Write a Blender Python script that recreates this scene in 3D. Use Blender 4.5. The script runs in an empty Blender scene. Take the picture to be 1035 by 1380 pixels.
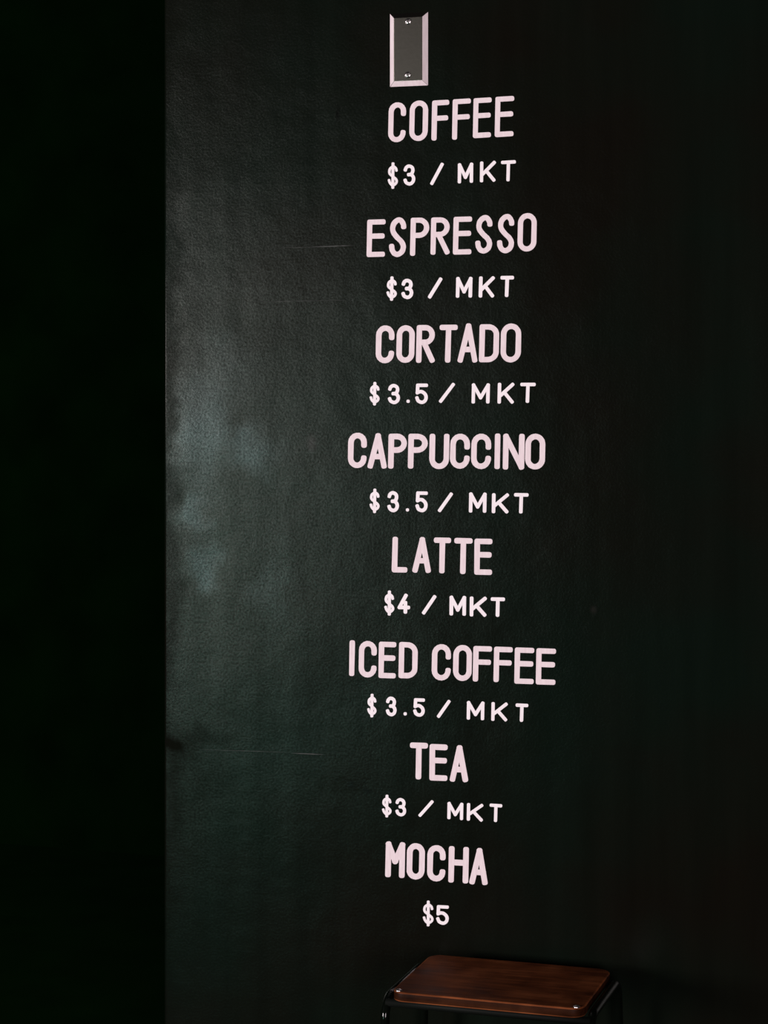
import bpy, bmesh, math, random
from mathutils import Vector
random.seed(7)
S = bpy.context.scene
COL = S.collection
R = math.radians

# ---------------------------------------------------------------- camera
IMG_W, IMG_H = 1035, 1380
FPX, HORIZON, CX = 2870.0, 500.0, 517.5          # focal length in pixels, eye level row, centre column
YAW = R(17.65)                                   # the lettered wall is seen from its right hand side
FWD = Vector((-math.sin(YAW), math.cos(YAW), 0)); RGT = Vector((math.cos(YAW), math.sin(YAW), 0))
CAM_Z = 1.45
CAM = Vector((0, 0, CAM_Z))
_d = 3.42 * (FWD + (551 - CX) / FPX * RGT); CAM.x, CAM.y = -_d.x, -_d.y
cd = bpy.data.cameras.new('camera'); cam = bpy.data.objects.new('camera', cd); COL.objects.link(cam)
cam.location = CAM; cam.rotation_euler = (R(90), 0, YAW)
cd.sensor_fit = 'HORIZONTAL'; cd.sensor_width = 36; cd.lens = FPX * 36 / IMG_W
cd.shift_y = (HORIZON - IMG_H / 2) / IMG_W
cd.clip_start = 0.05
S.camera = cam

# ---------------------------------------------------------------- world, lights, exposure
w = bpy.data.worlds.new('world'); S.world = w; w.use_nodes = True
w.node_tree.nodes['Background'].inputs[0].default_value = (0.55, 0.7, 0.8, 1)
w.node_tree.nodes['Background'].inputs[1].default_value = 0.3
S.cycles.caustics_reflective = False; S.cycles.caustics_refractive = False
S.view_settings.view_transform = 'Standard'; S.view_settings.look = 'None'
S.view_settings.exposure = 0.0; S.view_settings.gamma = 1.0; S.view_settings.use_curve_mapping = False

ROOM_X0, ROOM_X1, ROOM_Y0, ROOM_Y1, ROOM_H = -6.4, 3.6, -5.6, 2.6, 3.0
CORNER_X = None
def area(name, loc, rot, sx, sy, power, color):
    l = bpy.data.lights.new(name, 'AREA'); l.shape = 'RECTANGLE'; l.size = sx; l.size_y = sy
    l.energy = power; l.color = color
    o = bpy.data.objects.new(name, l); COL.objects.link(o); o.location = loc; o.rotation_euler = rot
    return o
# daylight through the two windows behind the camera, plus one added teal light
WIN1 = (-2.85, 1.15, 0.60, 1.20)     # centre x, centre z, width, height: the window whose sheen lies on the wall
WIN2 = (2.5, 1.25, 1.30, 1.50)
WIN3 = (-5.15, 1.35, 1.60, 1.50)
area('window_and_added_light', (WIN1[0], ROOM_Y0 + 0.10, WIN1[1]), (R(90), 0, 0), WIN1[2], WIN1[3], 35, (0.93, 1.0, 0.97))
area('window_and_added_light', (WIN1[0], ROOM_Y0 + 0.10, 0.24), (R(90), 0, 0), WIN1[2], 0.40, 14, (0.45, 1.0, 0.85))   # added teal light that tints the sheen low on the wall
area('window_and_added_light', (WIN2[0], ROOM_Y0 + 0.10, WIN2[1]), (R(90), 0, 0), WIN2[2], WIN2[3], 185, (1.0, 0.86, 0.90))
area('window_and_added_light', (WIN3[0], ROOM_Y0 + 0.10, WIN3[1]), (R(90), 0, 0), WIN3[2], WIN3[3], 540, (1.0, 0.89, 0.92))

# ---------------------------------------------------------------- pixel -> place helpers
def ray(px, py):
    return FPX * FWD + (px - CX) * RGT + Vector((0, 0, HORIZON - py))
def on_wall(px, py, y=0.0):
    d = ray(px, py); t = (y - CAM.y) / d.y
    return CAM + d * t
def on_level(px, py, z):
    d = ray(px, py); t = (z - CAM.z) / d.z
    return CAM + d * t

# ---------------------------------------------------------------- materials
def mat(name):
    m = bpy.data.materials.new(name); m.use_nodes = True
    return m, m.node_tree, m.node_tree.nodes['Principled BSDF']
def node(nt, t, **kw):
    n = nt.nodes.new(t)
    for k, v in kw.items():
        if isinstance(k, str) and hasattr(n, k): setattr(n, k, v)
        else: n.inputs[k].default_value = v
    return n
def simple(name, col, rough=0.6, metal=0.0, spec=0.5, bump=0.0, bscale=60, var=0.15):
    m, nt, b = mat(name)
    tc = node(nt, 'ShaderNodeTexCoord'); nz = node(nt, 'ShaderNodeTexNoise'); nz.inputs['Scale'].default_value = bscale
    nz.inputs['Detail'].default_value = 4
    nt.links.new(tc.outputs['Object'], nz.inputs['Vector'])
    rp = node(nt, 'ShaderNodeValToRGB')
    rp.color_ramp.elements[0].position = 0.3; rp.color_ramp.elements[1].position = 0.7
    rp.color_ramp.elements[0].color = tuple(c * (1 - var) for c in col) + (1,)
    rp.color_ramp.elements[1].color = tuple(min(1, c * (1 + var)) for c in col) + (1,)
    nt.links.new(nz.outputs['Fac'], rp.inputs['Fac']); nt.links.new(rp.outputs['Color'], b.inputs['Base Color'])
    b.inputs['Roughness'].default_value = rough; b.inputs['Metallic'].default_value = metal
    b.inputs['Specular IOR Level'].default_value = spec
    if bump:
        bp = node(nt, 'ShaderNodeBump'); bp.inputs['Strength'].default_value = bump; bp.inputs['Distance'].default_value = 0.001
        nt.links.new(nz.outputs['Fac'], bp.inputs['Height']); nt.links.new(bp.outputs['Normal'], b.inputs['Normal'])
    return m

def math_node(nt, op, a, b_=None, clamp=False):
    n = nt.nodes.new('ShaderNodeMath'); n.operation = op; n.use_clamp = clamp
    for i, v in enumerate((a, b_)):
        if v is None: continue
        if isinstance(v, (int, float)): n.inputs[i].default_value = v
        else: nt.links.new(v, n.inputs[i])
    return n.outputs[0]

def blotch(nt, coord, px, py, rx, ry, soft=1.0):
    """soft elliptical patch on the wall, 1 in its middle, 0 outside; rx, ry in metres"""
    p = on_wall(px, py)
    sub = node(nt, 'ShaderNodeVectorMath', operation='SUBTRACT'); nt.links.new(coord, sub.inputs[0]); sub.inputs[1].default_value = (p.x, 0, p.z)
    mul = node(nt, 'ShaderNodeVectorMath', operation='MULTIPLY'); nt.links.new(sub.outputs[0], mul.inputs[0]); mul.inputs[1].default_value = (1 / rx, 0, 1 / ry)
    ln = node(nt, 'ShaderNodeVectorMath', operation='LENGTH'); nt.links.new(mul.outputs[0], ln.inputs[0])
    mr = node(nt, 'ShaderNodeMapRange', interpolation_type='SMOOTHSTEP')
    nt.links.new(ln.outputs['Value'], mr.inputs[0])
    mr.inputs[1].default_value = 1.0; mr.inputs[2].default_value = 1.0 - soft; mr.inputs[3].default_value = 0; mr.inputs[4].default_value = 1
    return mr.outputs[0]

GLOSS, GROUGH = 0.0125, 0.285
def wall_material():
    m, nt, b = mat('green_black_wall_paint')
    tc = node(nt, 'ShaderNodeTexCoord'); co = tc.outputs['Object']
    # colour: green black paint with faint brownish and greenish clouds, vertical roller streaks
    big = node(nt, 'ShaderNodeTexNoise'); big.inputs['Scale'].default_value = 2.6; big.inputs['Detail'].default_value = 3
    nt.links.new(co, big.inputs['Vector'])
    rp = node(nt, 'ShaderNodeValToRGB'); e = rp.color_ramp.elements
    e[0].position = 0.36; e[0].color = (0.0045, 0.0040, 0.0028, 1)
    e[1].position = 0.64; e[1].color = (0.0032, 0.0060, 0.0040, 1)
    nt.links.new(big.outputs['Fac'], rp.inputs['Fac'])
    mp = node(nt, 'ShaderNodeMapping'); mp.inputs['Scale'].default_value = (26, 1, 1.6); nt.links.new(co, mp.inputs['Vector'])
    st = node(nt, 'ShaderNodeTexNoise'); st.inputs['Scale'].default_value = 1.0; st.inputs['Detail'].default_value = 5
    nt.links.new(mp.outputs[0], st.inputs['Vector'])
    hs = node(nt, 'ShaderNodeMix', data_type='RGBA', blend_type='MULTIPLY'); hs.inputs[0].default_value = 1
    sr = node(nt, 'ShaderNodeMapRange'); nt.links.new(st.outputs['Fac'], sr.inputs[0])
    sr.inputs[1].default_value = 0.3; sr.inputs[2].default_value = 0.7; sr.inputs[3].default_value = 0.9; sr.inputs[4].default_value = 1.12
    nt.links.new(rp.outputs['Color'], hs.inputs[6]); nt.links.new(sr.outputs[0], hs.inputs[7])
    # scuffs and touched-up spots
    col = hs.outputs[2]
    def tint(col, mask, c, amt):
        mx = node(nt, 'ShaderNodeMix', data_type='RGBA'); k = math_node(nt, 'MULTIPLY', mask, amt)
        nt.links.new(k, mx.inputs[0]); nt.links.new(col, mx.inputs[6]); mx.inputs[7].default_value = c + (1,)
        return mx.outputs[2]
    col = tint(col, blotch(nt, co, 420, 597, .012, .022), (.03, .027, .026), .7)
    col = tint(col, blotch(nt, co, 800, 822, .008, .010), (.012, .012, .010), .8)
    col = tint(col, blotch(nt, co, 455, 153, .006, .020), (.0015, .0015, .0012), .9)
    col = tint(col, blotch(nt, co, 473, 1057, .010, .010), (.002, .002, .002), .9)
    col = tint(col, blotch(nt, co, 495, 1066, .010, .008), (.002, .002, .002), .9)
    # roller grain and slow unevenness of the plaster
    g = node(nt, 'ShaderNodeTexNoise'); g.inputs['Scale'].default_value = 260; g.inputs['Detail'].default_value = 2
    nt.links.new(co, g.inputs['Vector'])
    bp = node(nt, 'ShaderNodeBump'); bp.inputs['Strength'].default_value = 0.2; bp.inputs['Distance'].default_value = 0.0008
    nt.links.new(g.outputs['Fac'], bp.inputs['Height'])
    u = node(nt, 'ShaderNodeTexNoise'); u.inputs['Scale'].default_value = 4.5; u.inputs['Detail'].default_value = 4
    nt.links.new(co, u.inputs['Vector'])
    bp2 = node(nt, 'ShaderNodeBump'); bp2.inputs['Strength'].default_value = 0.5; bp2.inputs['Distance'].default_value = 0.006
    nt.links.new(u.outputs['Fac'], bp2.inputs['Height']); nt.links.new(bp.outputs[0], bp2.inputs['Normal'])
    # sheen of eggshell paint: soft lobe, duller in a worn patch and, as painted edge falloff, along the corner
    wn = node(nt, 'ShaderNodeTexNoise'); wn.inputs['Scale'].default_value = 16; wn.inputs['Detail'].default_value = 4
    nt.links.new(co, wn.inputs['Vector'])
    c0 = node(nt, 'ShaderNodeVectorMath', operation='SUBTRACT'); nt.links.new(wn.outputs['Color'], c0.inputs[0]); c0.inputs[1].default_value = (.5, .5, .5)
    c1 = node(nt, 'ShaderNodeVectorMath', operation='SCALE'); nt.links.new(c0.outputs[0], c1.inputs[0]); c1.inputs['Scale'].default_value = .12
    c2 = node(nt, 'ShaderNodeVectorMath', operation='ADD'); nt.links.new(co, c2.inputs[0]); nt.links.new(c1.outputs[0], c2.inputs[1])
    cw = c2.outputs[0]
    dm = None
    for (px, py, rx, ry, sf, amt) in ((235, 1000, .15, .032, .9, .55), (222, 600, .040, 3.0, 1.0, .60)):
        k = math_node(nt, 'MULTIPLY', blotch(nt, cw, px, py, rx, ry, sf), amt)
        dm = k if dm is None else math_node(nt, 'ADD', dm, k)
    keep = math_node(nt, 'SUBTRACT', 1.0, dm, True)
    # glossier, bluish touched-up patches near the corner
    patch = None
    for (px, py, rx, ry, sf) in ((275, 580, .085, .17, 1.0), (332, 606, .095, .062, 1.0), (262, 690, .045, .06, .9), (274, 770, .046, .062, 1.0), (370, 800, .05, .11, 1.0), (300, 500, .10, .12, 1.0)):
        k = blotch(nt, cw, px, py, rx, ry, sf)
        if px in (370, 300): k = math_node(nt, 'MULTIPLY', k, .4)
        patch = k if patch is None else math_node(nt, 'MAXIMUM', patch, k)
    keep = math_node(nt, 'MULTIPLY', keep, math_node(nt, 'ADD', 1.0, math_node(nt, 'MULTIPLY', patch, .95)))
    tn = node(nt, 'ShaderNodeMix', data_type='RGBA'); nt.links.new(patch, tn.inputs[0])
    tn.inputs[6].default_value = (.95, 1.0, .92, 1); tn.inputs[7].default_value = (.86, 1.0, .98, 1)
    sr2 = node(nt, 'ShaderNodeMapRange'); nt.links.new(st.outputs['Fac'], sr2.inputs[0])
    sr2.inputs[1].default_value = 0.3; sr2.inputs[2].default_value = 0.7; sr2.inputs[3].default_value = 0.85; sr2.inputs[4].default_value = 1.15
    gr = node(nt, 'ShaderNodeMapRange'); nt.links.new(g.outputs['Fac'], gr.inputs[0])
    gr.inputs[1].default_value = 0.3; gr.inputs[2].default_value = 0.7; gr.inputs[3].default_value = 0.55; gr.inputs[4].default_value = 1.45
    amt = math_node(nt, 'MULTIPLY', math_node(nt, 'MULTIPLY', keep, sr2.outputs[0]), gr.outputs[0])
    amt = math_node(nt, 'MULTIPLY', amt, GLOSS)
    gl = node(nt, 'ShaderNodeBsdfAnisotropic', distribution='BECKMANN'); gl.inputs['Roughness'].default_value = GROUGH
    gc = node(nt, 'ShaderNodeMix', data_type='RGBA', blend_type='MULTIPLY'); gc.inputs[0].default_value = 1
    nt.links.new(tn.outputs[2], gc.inputs[6]); nt.links.new(amt, gc.inputs[7])
    nt.links.new(gc.outputs[2], gl.inputs['Color']); nt.links.new(bp2.outputs[0], gl.inputs['Normal'])
    df = node(nt, 'ShaderNodeBsdfDiffuse'); nt.links.new(col, df.inputs['Color']); nt.links.new(bp2.outputs[0], df.inputs['Normal'])
    ad = node(nt, 'ShaderNodeAddShader'); nt.links.new(df.outputs[0], ad.inputs[0]); nt.links.new(gl.outputs[0], ad.inputs[1])
    nt.nodes.remove(b); nt.links.new(ad.outputs[0], nt.nodes['Material Output'].inputs['Surface'])
    return m

M = {}
M['wall'] = wall_material()
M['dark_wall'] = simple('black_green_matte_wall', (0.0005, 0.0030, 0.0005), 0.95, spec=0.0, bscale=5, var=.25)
M['room_wall'] = simple('dark_room_wall', (0.035, 0.032, 0.03), 0.8, spec=0.2, bscale=5)
M['floor'] = simple('dark_concrete_floor', (0.003, 0.015, 0.003), 0.9, spec=.0, bscale=6, bump=.2)
M['ceiling'] = simple('dark_ceiling', (0.012, 0.012, 0.012), 0.9, spec=.1, bscale=5)
M['frame'] = simple('painted_window_frame', (0.05, 0.05, 0.05), 0.5)
M['scratch'] = simple('pale_scratch', (0.045, 0.047, 0.043), 0.6, bscale=90, var=.5)
M['steel'] = simple('brushed_steel', (0.52, 0.48, 0.41), 0.2, metal=1.0, bump=.05, bscale=240, var=.06)
M['bolt'] = simple('satin_chrome', (0.9, 0.85, 0.85), 0.32, metal=1.0, bscale=200, var=.02)
M['screw'] = simple('bright_screw_steel', (0.75, 0.70, 0.68), 0.22, metal=1.0, bscale=200, var=.05)
M['tube'] = simple('glossy_black_enamel', (0.002, 0.003, 0.002), 0.09, spec=.25, bscale=40, var=.1)
M['matte_tube'] = simple('worn_matte_black_enamel', (0.003, 0.004, 0.003), 0.6, spec=.1, bscale=40, var=.1)
M['rubber'] = simple('black_rubber', (0.01, 0.01, 0.01), 0.8, bscale=40)

def paint_material(name, col, edge):
    m, nt, b = mat(name)
    tc = node(nt, 'ShaderNodeTexCoord')
    nz = node(nt, 'ShaderNodeTexNoise'); nz.inputs['Scale'].default_value = 120; nz.inputs['Detail'].default_value = 5
    mp = node(nt, 'ShaderNodeMapping'); mp.inputs['Scale'].default_value = (2.2, 1, .45)
    nt.links.new(tc.outputs['Object'], mp.inputs['Vector']); nt.links.new(mp.outputs[0], nz.inputs['Vector'])
    rp = node(nt, 'ShaderNodeValToRGB'); e = rp.color_ramp.elements
    e[0].position = .32; e[0].color = col + (1,); e[1].position = .68; e[1].color = edge + (1,)
    nt.links.new(nz.outputs['Fac'], rp.inputs['Fac']); nt.links.new(rp.outputs['Color'], b.inputs['Base Color'])
    b.inputs['Roughness'].default_value = .75; b.inputs['Specular IOR Level'].default_value = .2
    return m
M['paint_big'] = paint_material('pink_white_sign_paint', (.76, .64, .66), (.84, .735, .75))
M['paint_small'] = paint_material('white_sign_paint', (.88, .80, .82), (.94, .89, .90))

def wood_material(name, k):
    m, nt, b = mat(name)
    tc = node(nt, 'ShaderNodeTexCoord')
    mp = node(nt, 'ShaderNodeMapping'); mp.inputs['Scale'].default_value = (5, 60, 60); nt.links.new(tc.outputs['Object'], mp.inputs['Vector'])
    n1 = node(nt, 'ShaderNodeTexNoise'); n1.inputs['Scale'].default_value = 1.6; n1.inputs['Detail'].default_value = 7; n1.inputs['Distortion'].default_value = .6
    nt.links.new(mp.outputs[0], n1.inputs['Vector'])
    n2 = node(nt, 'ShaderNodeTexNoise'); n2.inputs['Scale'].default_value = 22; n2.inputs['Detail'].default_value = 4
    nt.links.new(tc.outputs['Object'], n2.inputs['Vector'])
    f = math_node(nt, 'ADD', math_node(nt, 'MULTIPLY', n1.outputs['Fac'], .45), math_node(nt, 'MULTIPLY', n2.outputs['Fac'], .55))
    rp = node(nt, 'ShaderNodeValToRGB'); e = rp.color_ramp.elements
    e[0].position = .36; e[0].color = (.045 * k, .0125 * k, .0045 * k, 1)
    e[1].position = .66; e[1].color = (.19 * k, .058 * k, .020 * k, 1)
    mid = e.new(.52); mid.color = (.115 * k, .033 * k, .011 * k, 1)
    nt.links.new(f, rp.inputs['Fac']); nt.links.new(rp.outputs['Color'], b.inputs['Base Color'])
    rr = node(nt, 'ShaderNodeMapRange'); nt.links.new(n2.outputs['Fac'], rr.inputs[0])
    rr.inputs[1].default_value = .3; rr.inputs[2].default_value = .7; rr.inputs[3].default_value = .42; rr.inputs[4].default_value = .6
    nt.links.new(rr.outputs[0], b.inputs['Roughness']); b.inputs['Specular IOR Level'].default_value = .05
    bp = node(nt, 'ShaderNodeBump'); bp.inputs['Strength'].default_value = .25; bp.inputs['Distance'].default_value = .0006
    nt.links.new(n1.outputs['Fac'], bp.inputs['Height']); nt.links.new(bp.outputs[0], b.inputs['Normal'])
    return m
M['wood'] = wood_material('red_brown_varnished_wood', 1.2); M['wood_edge'] = wood_material('painted_shade_board_edge', .25); M['wood_lip'] = wood_material('painted_highlight_wood_lip', 1.6)  # board edge darkened as painted shade, lips lightened as painted highlights

# ---------------------------------------------------------------- object helpers
def link(name, bm, m, parent=None, loc=(0, 0, 0), smooth=False):
    me = bpy.data.meshes.new(name); bmesh.ops.recalc_face_normals(bm, faces=bm.faces[:]); bm.to_mesh(me); bm.free()
    if m: me.materials.append(m)
    if smooth:
        for p in me.polygons: p.use_smooth = True
    o = bpy.data.objects.new(name, me); COL.objects.link(o); o.location = loc
    if parent: o.parent = parent
    return o
def thing(name, label, cat, loc, group=None):
    o = bpy.data.objects.new(name, None); COL.objects.link(o); o.location = loc; o.empty_display_size = .05
    o['label'] = label; o['category'] = cat
    if group: o['group'] = group
    return o
def box(bm, x0, x1, y0, y1, z0, z1):
    v = [bm.verts.new((x, y, z)) for x in (x0, x1) for y in (y0, y1) for z in (z0, z1)]
    for f in ((0, 1, 3, 2), (4, 6, 7, 5), (0, 4, 5, 1), (2, 3, 7, 6), (0, 2, 6, 4), (1, 5, 7, 3)):
        bm.faces.new([v[i] for i in f])
def struct(name, boxes, m):
    bm = bmesh.new()
    for b in boxes: box(bm, *b)
    o = link(name, bm, m); o['kind'] = 'structure'
    return o
def tube(bm, pts, r, seg=14, closed=False):
    """swept tube along pts (Vectors) with parallel transported rings"""
    n = len(pts); rings = []; up = None
    for i, p in enumerate(pts):
        a = pts[i - 1] if i > 0 else (pts[-1] if closed else pts[0]); c = pts[i + 1] if i < n - 1 else (pts[0] if closed else pts[-1])
        t = (c - a).normalized()
        if up is None: up = t.orthogonal().normalized()
        up = (up - t * up.dot(t)).normalized(); s = t.cross(up)
        rings.append([bm.verts.new(p + r * (math.cos(2 * math.pi * k / seg) * up + math.sin(2 * math.pi * k / seg) * s)) for k in range(seg)])
    for i in range(n - 1 if not closed else n):
        A, B = rings[i], rings[(i + 1) % n]
        for k in range(seg): bm.faces.new((A[k], A[(k + 1) % seg], B[(k + 1) % seg], B[k]))
    if not closed:
        bm.faces.new(rings[0][::-1]); bm.faces.new(rings[-1])

# ---------------------------------------------------------------- the room
corner = on_wall(221.0, 600).x                   # free left end of the lettered wall
TH = 0.16
# lettered wall: slab whose left end is a soft, rounded plaster edge
bm = bmesh.new(); rad = 0.004; prof = []
for k in range(9):
    a = math.pi / 2 * k / 8
    prof.append((corner + rad - rad * math.cos(a), -rad * math.sin(a) + rad))
prof2 = [(x, TH - y) for x, y in prof][::-1]
outline = prof + [(ROOM_X1, 0.0), (ROOM_X1, TH)] + prof2
lo = [bm.verts.new((x, y, 0)) for x, y in outline]; hi = [bm.verts.new((x, y, ROOM_H)) for x, y in outline]
for i in range(len(outline)):
    j = (i + 1) % len(outline); bm.faces.new((lo[i], lo[j], hi[j], hi[i]))
bm.faces.new(lo[::-1]); bm.faces.new(hi)
wall = link('wall_back', bm, M['wall']); wall['kind'] = 'structure'
for p in wall.data.polygons: p.use_smooth = len(p.vertices) == 4 and abs(p.normal.z) < .1 and p.area < .1

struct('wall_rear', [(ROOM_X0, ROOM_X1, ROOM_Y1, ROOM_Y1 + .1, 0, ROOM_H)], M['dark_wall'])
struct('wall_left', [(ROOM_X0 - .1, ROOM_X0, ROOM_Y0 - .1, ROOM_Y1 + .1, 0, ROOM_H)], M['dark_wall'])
struct('wall_right', [(ROOM_X1, ROOM_X1 + .1, ROOM_Y0 - .1, ROOM_Y1 + .1, 0, ROOM_H)], M['room_wall'])
struct('floor', [(ROOM_X0 - .1, ROOM_X1 + .1, ROOM_Y0 - .1, ROOM_Y1 + .1, -.1, 0)], M['floor'])
struct('ceiling', [(ROOM_X0 - .1, ROOM_X1 + .1, ROOM_Y0 - .1, ROOM_Y1 + .1, ROOM_H, ROOM_H + .1)], M['ceiling'])
# wall behind the camera with its two window openings
def opening(wd):
    x, z, a, b = wd; return x - a / 2, x + a / 2, z - b / 2, z + b / 2
a0, a1, az0, az1 = opening(WIN1); b0, b1, bz0, bz1 = opening(WIN2); c0, c1, cz0, cz1 = opening(WIN3)
Y0, Y1 = ROOM_Y0 - .1, ROOM_Y0
struct('wall_front', [(ROOM_X0, c0, Y0, Y1, 0, ROOM_H), (c1, a0, Y0, Y1, 0, ROOM_H), (c0, c1, Y0, Y1, 0, cz0), (c0, c1, Y0, Y1, cz1, ROOM_H), (a1, b0, Y0, Y1, 0, ROOM_H), (b1, ROOM_X1, Y0, Y1, 0, ROOM_H),
                      (a0, a1, Y0, Y1, 0, .04), (a0, a1, Y0, Y1, .44, az0), (a0, a1, Y0, Y1, az1, ROOM_H), (b0, b1, Y0, Y1, 0, bz0), (b0, b1, Y0, Y1, bz1, ROOM_H)], M['room_wall'])
for n, wd in (('window_1', WIN1), ('window_2', WIN2), ('window_3', WIN3)):
    x0, x1, z0, z1 = opening(wd); t = .05
    o = struct(n, [(x0 - t, x0, Y0, Y1 + .03, z0 - t, z1 + t), (x1, x1 + t, Y0, Y1 + .03, z0 - t, z1 + t),
                   (x0, x1, Y0, Y1 + .03, z0 - t, z0), (x0, x1, Y0, Y1 + .03, z1, z1 + t)], M['frame'])

# scratches in the wall paint (fine ridges of scraped paint)
def scratch(x0, y0, x1, y1, wpx):
    p, q = on_wall(x0, y0), on_wall(x1, y1); bm = bmesh.new(); n = 12; k = wpx * .0012 / 2
    top = []; bot = []; mid = []
    for i in range(n + 1):
        t = i / n; c = p.lerp(q, t); wv = k * (math.sin(math.pi * t) ** .5 if 0 < t < 1 else 0.05) * random.uniform(.7, 1.2)
        top.append(bm.verts.new((c.x, -.00002, c.z + wv))); bot.append(bm.verts.new((c.x, -.00002, c.z - wv))); mid.append(bm.verts.new((c.x, -.0003, c.z)))
    for i in range(n):
        bm.faces.new((top[i], top[i + 1], mid[i + 1], mid[i])); bm.faces.new((mid[i], mid[i + 1], bot[i + 1], bot[i]))
    link('scratch', bm, M['scratch'], wall)
scratch(372, 334, 425, 333, .7); scratch(415, 333, 480, 330.5, 1.3)
scratch(345, 407, 475, 404, .8)
scratch(392, 1015, 437, 1017, 1.2); scratch(270, 1010, 390, 1014, .6)

# ---------------------------------------------------------------- painted lettering
def arc(cx, cy, rx, ry, a0, a1, n=9):
    return [(cx + rx * math.cos(R(a0 + (a1 - a0) * i / n)), cy + ry * math.sin(R(a0 + (a1 - a0) * i / n))) for i in range(n + 1)]
def smooth(pts, n=5):
    out = []; P = [pts[0]] + list(pts) + [pts[-1]]
    for i in range(1, len(P) - 2):
        p0, p1, p2, p3 = P[i - 1], P[i], P[i + 1], P[i + 2]
        for j in range(n):
            t = j / n; out.append(tuple(.5 * (2 * p1[k] + (p2[k] - p0[k]) * t + (2 * p0[k] - 5 * p1[k] + 4 * p2[k] - p3[k]) * t * t + (3 * p1[k] - p0[k] - 3 * p2[k] + p3[k]) * t ** 3) for k in (0, 1)))
    return out + [tuple(pts[-1])]
# each glyph: strokes in a unit box of stroke centre lines (u right, v up); ry = corner radius in v units
def glyph(c, asp):
    """asp = box width / box height (centre lines)"""
    r = .5 * asp * 1.08                     # vertical radius of round ends
    big = True
    if c == 'C':
        return [(arc(.5, 1 - r, .5, r, 5, 180) [0:0] + [(1.0, 1 - r * 1.35)] + arc(.5, 1 - r, .5, r, 0, 180) + arc(.5, r, .5, r, 180, 350) + [(1.0, r * 1.02)], 0)]
    if c == 'O':
        return [(arc(.5, 1 - r, .5, r, 0, 180, 14) + arc(.5, r, .5, r, 180, 360, 14), 1)]
    if c == 'U':
        return [([(0, 1)] + arc(.5, r, .5, r, 180, 360, 14) + [(1, 1)], 0)]
    if c == 'D':
        q = r * 1.0
        return [([(0, 1), (0, 0)], 0), ([(0, 1)] + arc(.42, 1 - q, .58, q, 90, 0) + arc(.42, q, .58, q, 0, -90) + [(0, 0)], 0)]
    if c == 'E':
        return [([(0, 1), (0, 0)], 0), ([(0, 1), (1, 1)], 0), ([(0, .565), (.95, .565)], 0), ([(0, 0), (1, 0)], 0)]
    if c == 'F':
        return [([(0, 1), (0, 0)], 0), ([(0, 1), (1, 1)], 0), ([(0, .56), (.94, .56)], 0)]
    if c == 'P':
        return [([(0, 1), (0, 0)], 0), ([(0, 1)] + arc(.45, .77, .55, .23, 90, -90, 12) + [(0, .54)], 0)]
    if c == 'R':
        return [([(0, 1), (0, 0)], 0), ([(0, 1)] + arc(.47, .775, .50, .225, 90, -90, 12) + [(0, .55)], 0), ([(.36, .55), (1, 0)], 0)]
    if c == 'S':
        return [(smooth([(.97, .80), (.93, .88), (.72, .985), (.45, .99), (.16, .90), (.05, .76), (.14, .63), (.45, .49), (.80, .37), (.98, .23), (.88, .08), (.55, .0), (.24, .03), (.05, .13), (.0, .235)]), 0)]
    if c == 'T':
        return [([(0, 1), (1, 1)], 0), ([(.5, 1), (.48, 0)], 0)]
    if c == 'L':
        return [([(.04, 1), (0, 0)], 0), ([(0, 0), (1, 0)], 0)]
    if c == 'A':
        return [([(0, 0), (.53, 1)], 0), ([(.53, 1), (1, 0)], 0), ([(.18, .31), (.86, .31)], 0)]
    if c == 'I':
        return [([(.5, 1), (.5, 0)], 0)]
    if c == 'N':
        return [([(0, 0), (0, 1)], 0), ([(0, 1), (1, 0)], 0), ([(1, 0), (1, 1)], 0)]
    if c == 'H':
        return [([(0, 0), (0, 1)], 0), ([(1, 0), (1, 1)], 0), ([(0, .57), (1, .57)], 0)]
    if c == 'M':
        return [([(0, 0), (0, 1)], 0), ([(0, 1), (.5, .45)], 0), ([(.5, .45), (1, 1)], 0), ([(1, 1), (1, 0)], 0)]
    if c == 'm':
        return [([(0, 0), (0, 1)], 0), ([(0, 1), (.5, .25)], 0), ([(.5, .25), (1, 1)], 0), ([(1, 1), (1, 0)], 0)]
    if c == 'K':
        return [([(0, 0), (0, 1)], 0), ([(.05, .34), (1, 1)], 0), ([(.36, .56), (.98, 0)], 0)]
    if c == '3':
        return [(smooth([(0, .80), (.08, .91), (.28, .99), (.52, 1.0), (.80, .92), (.90, .77), (.82, .61), (.66, .54), (.40, .52)]), 0),
                (smooth([(.40, .52), (.66, .51), (.90, .42), (1, .27), (.91, .10), (.66, .0), (.40, 0), (.12, .08), (0, .21)]), 0)]
    if c == '5':
        return [([(1, 1), (.06, 1)], 0), ([(.06, 1), (.03, .56)], 0), (smooth([(.03, .56), (.30, .62), (.60, .60), (.90, .46), (1, .29), (.92, .11), (.68, .0), (.42, 0), (.14, .08), (.0, .25)]), 0)]
    if c == '4':
        return [([(.72, 1), (.02, .27)], 0), ([(.02, .27), (1, .27)], 0), ([(.68, .56), (.68, 0)], 0)]
    if c == '/':
        return [([(0, 0), (1, 1)], 0)]
    if c == '.':
        return [([(.5, .5), (.5, .49)], 0)]
    if c == '$':
        return [([(.5, 1), (.5, 0)], 0), (smooth([(.96, .71), (.88, .80), (.62, .875), (.42, .87), (.12, .79), (.03, .67), (.12, .57), (.5, .46), (.88, .35), (1, .25), (.88, .16), (.58, .09), (.38, .10), (.12, .20), (0, .31)]), 0)]

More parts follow.
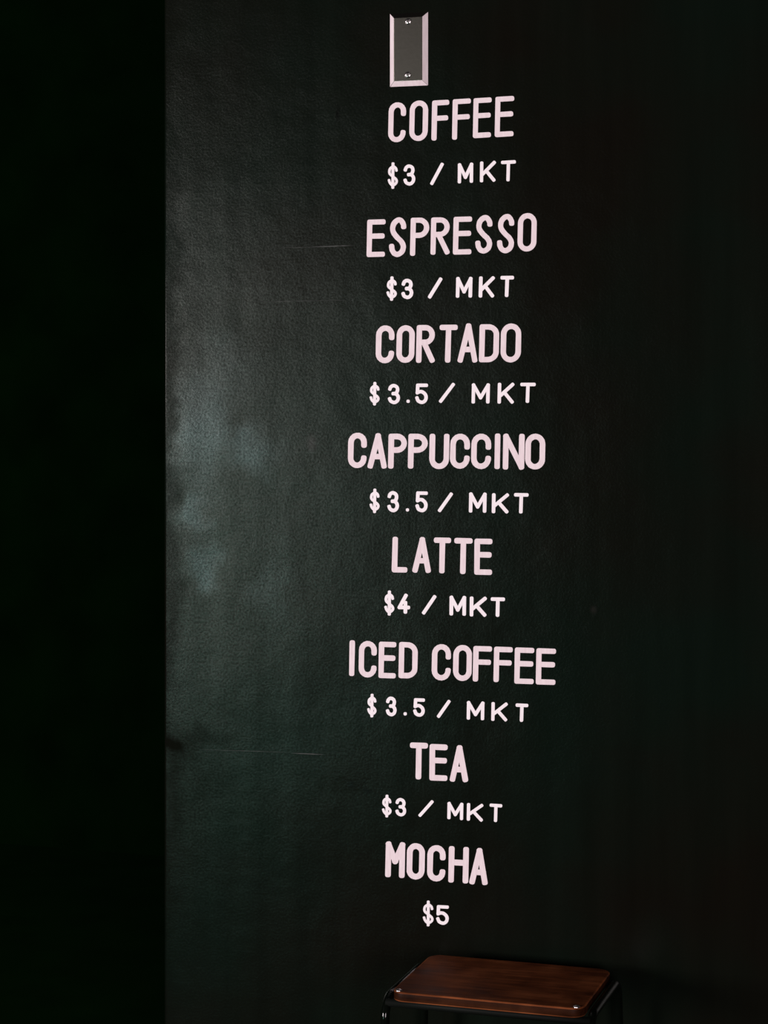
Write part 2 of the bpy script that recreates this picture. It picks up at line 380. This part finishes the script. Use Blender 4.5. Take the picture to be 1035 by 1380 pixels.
def stroke_outline(pts, hw, closed):
    """left and right edge points of a brush stroke with blunt rounded ends (pixel units)"""
    P = [Vector(p) for p in pts]
    Q = [P[0]]
    for p in P[1:]:
        if (p - Q[-1]).length > .05: Q.append(p)
    if closed and (Q[0] - Q[-1]).length < .3: Q.pop()
    n = len(Q); L = []; Rr = []
    if n == 1: Q.append(Q[0] + Vector((0, .1))); n = 2
    for i in range(n):
        a = Q[i - 1] if (i > 0 or closed) else Q[i]; c = Q[(i + 1) % n] if (i < n - 1 or closed) else Q[i]
        d1 = (Q[i] - a); d2 = (c - Q[i])
        if d1.length < 1e-6: d1 = d2
        if d2.length < 1e-6: d2 = d1
        d1.normalize(); d2.normalize(); t = (d1 + d2).normalized(); nrm = Vector((-t.y, t.x))
        k = 1 / max(.6, nrm.dot(Vector((-d1.y, d1.x))))
        h = hw * (1 + random.uniform(-.035, .035))
        L.append(Q[i] + nrm * h * k); Rr.append(Q[i] - nrm * h * k)
    def cap(p, t, h, e=2.7):
        nrm = Vector((-t.y, t.x)); out = []
        for j in range(1, 10):
            th = math.pi / 2 - math.pi * j / 10; cs, sn = math.cos(th), math.sin(th)
            out.append(p + t * h * .98 * abs(cs) ** (2 / e) + nrm * h * math.copysign(abs(sn) ** (2 / e), sn))
        return out
    if closed: return Q, L, Rr, None, None
    t1 = (Q[-1] - Q[-2]).normalized(); t0 = (Q[0] - Q[1]).normalized()
    return Q, L, Rr, cap(Q[-1], t1, hw), cap(Q[0], t0, hw)

def add_stroke(bm, pts, hw, closed, depth, org, lift):
    Q, L, Rr, c1, c0 = stroke_outline(pts, hw, closed)
    def V(p, y): q = on_wall(p.x, p.y); return bm.verts.new((q.x - org.x, y, q.z - org.z))
    yb, yt = 0.00005, -lift
    n = len(L)
    lt = [V(p, yt) for p in L]; rt = [V(p, yt) for p in Rr]; lb = [V(p, yb) for p in L]; rb = [V(p, yb) for p in Rr]
    m = n if closed else n - 1
    for i in range(m):
        j = (i + 1) % n
        bm.faces.new((lt[i], lt[j], rt[j], rt[i])); bm.faces.new((lt[i], lb[i], lb[j], lt[j])); bm.faces.new((rt[i], rt[j], rb[j], rb[i]))
    if not closed:
        for (a, b_, ab, bb, cp) in ((lt[-1], rt[-1], lb[-1], rb[-1], c1), (rt[0], lt[0], rb[0], lb[0], c0)):
            top = [a] + [V(p, yt) for p in cp] + [b_]; bot = [ab] + [V(p, yb) for p in cp] + [bb]
            bm.faces.new(top)
            for i in range(len(top) - 1): bm.faces.new((top[i], top[i + 1], bot[i + 1], bot[i]))

NAMES = {'$': 'dollar_sign', '/': 'slash', '.': 'decimal_point', '3': 'digit', '4': 'digit', '5': 'digit'}
def paint_line(name, label, group, glyphs, sw, slope, slant, m):
    xs = [g[1] for g in glyphs] + [g[2] for g in glyphs]; yb = max(g[4] for g in glyphs)
    c = on_wall(sum((min(xs), max(xs))) / 2, yb); c.y = 0
    root = thing(name, label, 'lettering', c, group)
    for (ch, x0, x1, yt, yb) in glyphs:
        s = (sw - (.25 if len(glyphs[0][0]) and name == 'painted_price' else 0)) * (.76 if ch == '$' else 1.0); hw = s / 2
        W, H = (x1 - x0) - s, (yb - yt) - s
        if ch == 'I': W = 0.001
        if ch == '.': s = (x1 - x0 + yb - yt) / 2; hw = s / 2; W = H = .01
        sl = 0 if ch in '/.' else slant
        ws = max(W - abs(sl), .001)
        bm = bmesh.new()
        g = glyph(ch, ws / H if H > .1 else 1)
        for k, (pts, closed) in enumerate(g):
            pp = []
            for (u, v) in pts:
                x = (x0 + x1) / 2 + (u - .5) * ws + sl * (v - .5)
                y = (yb - hw) - v * H + slope * (u - .5) * ws
                pp.append((x, y))
            h = hw * (1.15 if ch == '$' and k == 0 else 1)
            add_stroke(bm, pp, h, closed, 0, c, .00045 + .00003 * k)
        link(NAMES.get(ch, 'letter'), bm, m, root)
    return root

NAMESG = 'large drink names painted on the dark wall'; PRICEG = 'small price lines painted on the dark wall'
names = [
 ('COFFEE', 'just below the metal plate, topmost word', 6.9, -.06, 1.0, [('C', 523.0, 547.5, 137.9, 191.7), ('O', 551.4, 577.3, 135.5, 190), ('F', 581.5, 605.6, 135, 189.1), ('F', 609.2, 634.8, 133.2, 187.9), ('E', 637.2, 662.8, 131.8, 185.6), ('E', 666.7, 693.2, 129.9, 184.2)]),
 ('ESPRESSO', 'second drink name from the top', 7.0, -.025, 1.0, [('E', 494, 519.9, 295.7, 346.3), ('S', 524.2, 548.2, 292.9, 346.2), ('P', 552.6, 578.8, 293.2, 344.7), ('R', 580.1, 606.9, 292.9, 343.2), ('E', 610.4, 636.4, 292, 343), ('S', 640.4, 664.4, 289.8, 341.6), ('S', 669.7, 693.8, 288.4, 341.2), ('O', 697.3, 723.7, 287.2, 339)]),
 ('CORTADO', 'between the espresso price and the first $3.5 price', 7.3, -.008, 1.0, [('C', 506.2, 531.9, 438.5, 489.5), ('O', 534, 559.3, 438.3, 489), ('R', 560.7, 586.9, 438, 489), ('T', 591.5, 617, 437.6, 488.8), ('A', 616.7, 644.4, 435.8, 488.7), ('D', 645.5, 673, 436.9, 488.2), ('O', 674.4, 702.8, 436, 488.4)]),
 ('CAPPUCCINO', 'in the middle of the menu', 7.5, .005, .8, [('C', 468.7, 494.7, 583.1, 630.8), ('A', 495.4, 522.1, 583.8, 631.5), ('P', 523, 548.7, 584.5, 631.7), ('P', 549.7, 576.7, 584.5, 631.7), ('U', 578.4, 605.9, 584.5, 632.2), ('C', 606.3, 633.6, 584.5, 631.7), ('C', 634.7, 662.3, 584.5, 632.2), ('I', 665.8, 675, 584.1, 632.2), ('N', 677.5, 707.2, 584.5, 632.9), ('O', 707.5, 735.2, 584.5, 632.7)]),
 ('LATTE', 'above the $4 price', 7.4, .02, .5, [('L', 528, 549.7, 723.4, 771.5), ('A', 555.8, 581.2, 723.7, 772), ('T', 584.2, 608.1, 724.4, 772.7), ('T', 611.7, 637.1, 725.1, 773.7), ('E', 639.1, 663.8, 725.9, 774.7)]),
 ('ICED COFFEE', 'widest line of the menu, below the $4 price', 7.2, .03, .8, [('I', 470.1, 478.8, 862.7, 911.1), ('C', 483.2, 508.1, 863.7, 913), ('E', 510, 534.3, 864.9, 914), ('D', 537.1, 563.3, 865.4, 914.1), ('C', 581.7, 608.1, 868, 917), ('O', 610.5, 636.4, 869.2, 917.6), ('F', 637.2, 663.3, 870.7, 918.8), ('F', 665.1, 691.2, 871.7, 919.5), ('E', 693.1, 720.2, 872.7, 921.7), ('E', 722.1, 749.5, 873.8, 922.7)]),
 ('TEA', 'shortest drink name, low on the menu', 7.6, .04, .4, [('T', 552.1, 576.9, 1000.8, 1050.4), ('E', 578.6, 603.5, 1003, 1052.1), ('A', 606.2, 631.3, 1004.2, 1053.8)]),
 ('MOCHA', 'lowest drink name, above the $5 price', 7.7, .06, .9, [('M', 519.1, 546.3, 1134.4, 1182.7), ('O', 547.8, 573, 1136.3, 1185.2), ('C', 575.4, 600.9, 1138.9, 1187.8), ('H', 604.1, 632.1, 1140.7, 1190), ('A', 632.5, 658.2, 1142.7, 1192.3)]),
]
for wd, where, sw, slope, slant, gl in names:
    lab = f'large pinkish white painted word {wd}, {where}' if wd != 'ICED COFFEE' else f'large pinkish white painted words {wd}, {where}'
    paint_line('painted_drink_name', lab, NAMESG, gl, sw, slope, slant, M['paint_big'])
prices = [
 ('$3 / MKT', 'COFFEE at the top of the menu', 4.8, -.05, .3, [('$', 522.6, 536.6, 219, 254.3), ('3', 543.8, 560, 221.7, 249.9), ('/', 579.9, 598.1, 219.7, 249), ('m', 616.9, 637.9, 219.6, 246.8), ('K', 646.7, 668.4, 217.2, 245.3), ('T', 674.9, 695.4, 216.3, 244.4)]),
 ('$3 / MKT', 'ESPRESSO', 5.1, -.01, .6, [('$', 520.8, 535.3, 372.7, 405.1), ('3', 540.9, 557.5, 375.8, 402.9), ('/', 576.9, 596.2, 374, 402.2), ('m', 614.3, 636.9, 373.2, 401.2), ('K', 645.1, 666.9, 372.4, 401), ('T', 673.9, 692.9, 371.8, 400.3)]),
 ('$3.5 / MKT', 'CORTADO', 4.9, 0, .5, [('$', 498.1, 512, 514.9, 546.2), ('3', 522.8, 539.5, 517.5, 544.4), ('.', 548, 552.2, 538.4, 542.9), ('5', 559.6, 577, 516.9, 544.2), ('/', 591.7, 613.1, 516, 542.9), ('m', 635.5, 660.3, 516.6, 543.8), ('K', 670.5, 693.3, 515.8, 544), ('T', 700.7, 722.1, 515.8, 543)]),
 ('$3.5 / MKT', 'CAPPUCCINO', 5.0, .015, .4, [('$', 498.1, 512, 658.7, 691.2), ('3', 522.1, 538.1, 661.9, 690), ('.', 547, 551.4, 685.1, 689.2), ('5', 559.9, 576.7, 662.2, 690), ('/', 590.3, 610.4, 663.6, 690.2), ('m', 631.9, 655.9, 663.7, 690.9), ('K', 662.8, 686, 664.7, 691.8), ('T', 692.4, 712.5, 664.5, 692)]),
 ('$4 / MKT', 'LATTE', 5.2, .02, .2, [('$', 518, 531.6, 796, 829.3), ('4', 535.6, 553, 800, 827), ('/', 568.8, 588.1, 801.8, 828.2), ('m', 605.8, 628.3, 802.9, 829.6), ('K', 633, 656.1, 804, 830.9), ('T', 661.2, 680.7, 805, 831.3)]),
 ('$3.5 / MKT', 'ICED COFFEE', 4.8, .04, .4, [('$', 494.9, 507.8, 935.1, 966.5), ('3', 520.1, 534.9, 938.9, 965), ('.', 543.9, 548.4, 959.8, 964.1), ('5', 556.9, 572.8, 941, 965.6), ('/', 589, 607.2, 943, 967.6), ('m', 629, 653, 945, 970.2), ('K', 662, 684.3, 946.4, 971.8), ('T', 694.5, 712.1, 948.2, 972.8)]),
 ('$3 / MKT', 'TEA near the bottom of the menu', 4.6, .07, .3, [('$', 514.9, 528, 1071.1, 1101.3), ('3', 533, 547.7, 1075.5, 1099.9), ('/', 564.1, 584.4, 1077.9, 1101.3), ('m', 602.9, 624.5, 1081.2, 1104.6), ('K', 629.1, 651.4, 1082.7, 1106.6), ('T', 659.6, 677, 1083.3, 1107.8)]),
 ('$5', 'MOCHA, lowest and shortest price', 4.7, .05, .2, [('$', 569.9, 584.5, 1213.8, 1248.1), ('5', 587.9, 605, 1219.9, 1246)]),
]
for tx, under, sw, slope, slant, gl in prices:
    paint_line('painted_price', f'small white painted price {tx} under the word {under}', PRICEG, gl, sw, slope, slant, M['paint_small'])

# ---------------------------------------------------------------- blank cover plate above the menu
o0 = on_wall(526.0, 19.0); o1 = on_wall(577.0, 115.0)
px0, px1, pz1, pz0 = o0.x, o1.x, o0.z, o1.z
pc = Vector(((px0 + px1) / 2, 0, pz0)); PW = (px1 - px0) / 2; PH = pz1 - pz0; BW, BD = .0078, .0062
plate = thing('blank_cover_plate', 'steel blank electrical cover plate with two screws above the word COFFEE', 'cover plate', pc)
bm = bmesh.new()
def rect(x, z0_, z1_, y): return [bm.verts.new(p) for p in ((-x, y, z0_), (x, y, z0_), (x, y, z1_), (-x, y, z1_))]
rings = [rect(PW, 0, PH, 0.0), rect(PW, 0, PH, -.0009), rect(PW - BW, BW, PH - BW, -BD), rect(PW - BW - .0006, BW + .0006, PH - BW - .0006, -BD - .0001)]
for a, b_ in zip(rings, rings[1:]):
    for i in range(4): bm.faces.new((a[i], a[(i + 1) % 4], b_[(i + 1) % 4], b_[i]))
bm.faces.new(rings[-1])
link('plate', bm, M['steel'], plate)
# the left, lower and right bevels have their bright reflection painted on in pinkish white
def bevel_glint(pts):
    bm = bmesh.new(); n = Vector((0, -1, 0)); P_ = [Vector(p) for p in pts]
    nn = (P_[1] - P_[0]).cross(P_[3] - P_[0]).normalized()
    if nn.y > 0: nn = -nn
    a = [bm.verts.new(p + nn * .00025) for p in P_]; c_ = [bm.verts.new(p - nn * .0001) for p in P_]
    bm.faces.new(a)
    for i in range(4): bm.faces.new((a[i], a[(i + 1) % 4], c_[(i + 1) % 4], c_[i]))
    link('painted_glint', bm, M['paint_big'], plate)['label'] = 'pinkish white bevel with painted-on reflection'
i_ = BW; y1_, y2_ = -.0009, -BD; g_ = .0005
bevel_glint([(-PW, y1_, 0), (-PW + i_, y2_, i_), (-PW + i_, y2_, PH - i_), (-PW, y1_, PH)])
bevel_glint([(-PW + g_, y1_, 0), (PW - g_, y1_, 0), (PW - i_ - g_, y2_, i_), (-PW + i_ + g_, y2_, i_)])
bevel_glint([(PW, y1_, 0), (PW - i_, y2_, i_), (PW - i_, y2_, PH - i_), (PW, y1_, PH)])
for (sx, sy, ang) in ((550.0, 29.0, 35), (549.5, 101.0, 40)):
    p = on_wall(sx, sy, -BD) ; bm = bmesh.new(); rr, nr, ns = .0052, 7, 28; prev = None
    ca, sa = math.cos(R(ang)), math.sin(R(ang))
    def hgt(x, z):
        d = math.hypot(x, z) / rr; h = .0022 * math.sqrt(max(0, 1 - d * d * .9))
        if abs(-sa * x + ca * z) < .0008: h = min(h, .0009)
        return h
    N = 22; grid = {}
    for i in range(N + 1):
        for j in range(N + 1):
            u, v = 2 * i / N - 1, 2 * j / N - 1
            x = rr * u * math.sqrt(1 - v * v / 2); z = rr * v * math.sqrt(1 - u * u / 2)
            xr, zr = ca * x - sa * z, sa * x + ca * z      # grid aligned with the slot
            grid[i, j] = bm.verts.new((xr, -hgt(xr, zr), zr))
    for i in range(N):
        for j in range(N): bm.faces.new((grid[i, j], grid[i + 1, j], grid[i + 1, j + 1], grid[i, j + 1]))
    link('screw', bm, M['screw'], plate, loc=(p.x - pc.x, -BD, p.z - pc.z), smooth=False)

# ---------------------------------------------------------------- stool
SEAT_Z = 0.53
fl = on_level(527.5, 1338, SEAT_Z); bl = on_level(577, 1286.5, SEAT_Z); br = on_level(829, 1305.5, SEAT_Z); fr = on_level(783, 1358, SEAT_Z)
sx0, sx1 = (fl.x + bl.x) / 2, (fr.x + br.x) / 2; sy0, sy1 = (fl.y + fr.y) / 2, (bl.y + br.y) / 2
print('seat corners', fl, bl, br, fr, 'size', sx1 - sx0, sy1 - sy0)
cxs, cys = (sx0 + sx1) / 2, (sy0 + sy1) / 2; SW, SD = (sx1 - sx0) / 2, (sy1 - sy0) / 2
stool = thing('stool', 'low stool with a red-brown wooden seat and black metal tube legs under the menu', 'stool', (cxs, cys, 0))
bm = bmesh.new(); T = .0145
def rrect(hx, hy, r, z, n=7):
    out = []
    for (qx, qy, a) in ((1, 1, 0), (-1, 1, 90), (-1, -1, 180), (1, -1, 270)):
        for i in range(n + 1):
            t = R(a + 90 * i / n); out.append(bm.verts.new((qx * (hx - r) + r * math.cos(t), qy * (hy - r) + r * math.sin(t), z)))
    return out
prof = [(-.0018, SEAT_Z - T), (-.0005, SEAT_Z - T + .0005), (0, SEAT_Z - T + .0018), (0, SEAT_Z - .0022), (-.0006, SEAT_Z - .0007), (-.0022, SEAT_Z)]
rg = [rrect(SW + d, SD + d, .020 + d, z) for d, z in prof]
for a, b_ in zip(rg, rg[1:]):
    n = len(a)
    for i in range(n): bm.faces.new((a[i], a[(i + 1) % n], b_[(i + 1) % n], b_[i]))
bm.faces.new(rg[0][::-1]); bm.faces.new(rg[-1])
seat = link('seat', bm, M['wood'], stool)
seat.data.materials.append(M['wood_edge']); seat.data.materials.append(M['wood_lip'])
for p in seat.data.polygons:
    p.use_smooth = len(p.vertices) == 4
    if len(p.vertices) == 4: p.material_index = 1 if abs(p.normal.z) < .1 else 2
TR = .0068; RX = SW + TR + .003; RY = SD - .004; RZ = SEAT_Z - TR - .007; BR = .030
for s in (-1, 1):
    # inverted U: front leg, bend, rail beside the seat, bend, back leg; legs splay a little
    pts = []
    def P(y, z):
        d = max(0, RZ - BR - z); k = .028 * d
        return Vector((s * (RX + k), y + (k if y > 0 else -k), z))
    for i in range(8): pts.append(P(-RY, .012 + (RZ - BR - .012) * i / 8))
    for i in range(9):
        a = R(180 - 90 * i / 8); pts.append(Vector((s * RX, -RY + BR + BR * math.cos(a), RZ - BR + BR * math.sin(a))))
    for i in range(1, 4): pts.append(Vector((s * RX, -RY + BR + (2 * RY - 2 * BR) * i / 4, RZ)))
    for i in range(9):
        a = R(90 - 90 * i / 8); pts.append(Vector((s * RX, RY - BR + BR * math.cos(a), RZ - BR + BR * math.sin(a))))
    for i in range(7, -1, -1): pts.append(P(RY, .012 + (RZ - BR - .012) * i / 8))
    bm = bmesh.new(); tube(bm, pts, TR)
    leg = link('leg_frame', bm, M['tube'], stool, smooth=True)
    for yy in (-1, 1):
        q = P(yy * RY, .012); bm = bmesh.new(); tube(bm, [Vector((q.x, q.y, 0)), Vector((q.x, q.y, .004)), Vector((q.x, q.y, .022))], TR + .0022)
        link('rubber_foot', bm, M['rubber'], leg, smooth=False)
for (y, z) in ((-SD + .010, SEAT_Z - T - .0052), (SD - .012, SEAT_Z - T - .0062)):
    bm = bmesh.new(); tube(bm, [Vector((-RX, y, z)), Vector((0, y, z)), Vector((RX, y, z))], .0058)
    link('seat_rail', bm, M['matte_tube'], stool, smooth=True)
d = .028 * (RZ - BR - .16)
for y in (-RY - d, RY + d):
    bm = bmesh.new(); tube(bm, [Vector((-RX - d, y, .16)), Vector((RX + d, y, .16))], .0055); link('foot_rung', bm, M['tube'], stool, smooth=True)
for s in (-1, 1):
    bm = bmesh.new(); d2 = .028 * (RZ - BR - .20); tube(bm, [Vector((s * (RX + d2), -RY - d2, .20)), Vector((s * (RX + d2), RY + d2, .20))], .0055); link('foot_rung', bm, M['tube'], stool, smooth=True)
# polished dome bolts that fix the seat at its front corners
for s in (-1, 1):
    bm = bmesh.new(); bmesh.ops.create_uvsphere(bm, u_segments=16, v_segments=10, radius=.0050)
    for v in bm.verts: v.co.z *= .55
    link('bolt', bm, M['bolt'], stool, loc=(s * (SW - .0105), -SD + .0085, SEAT_Z - .0002), smooth=True)
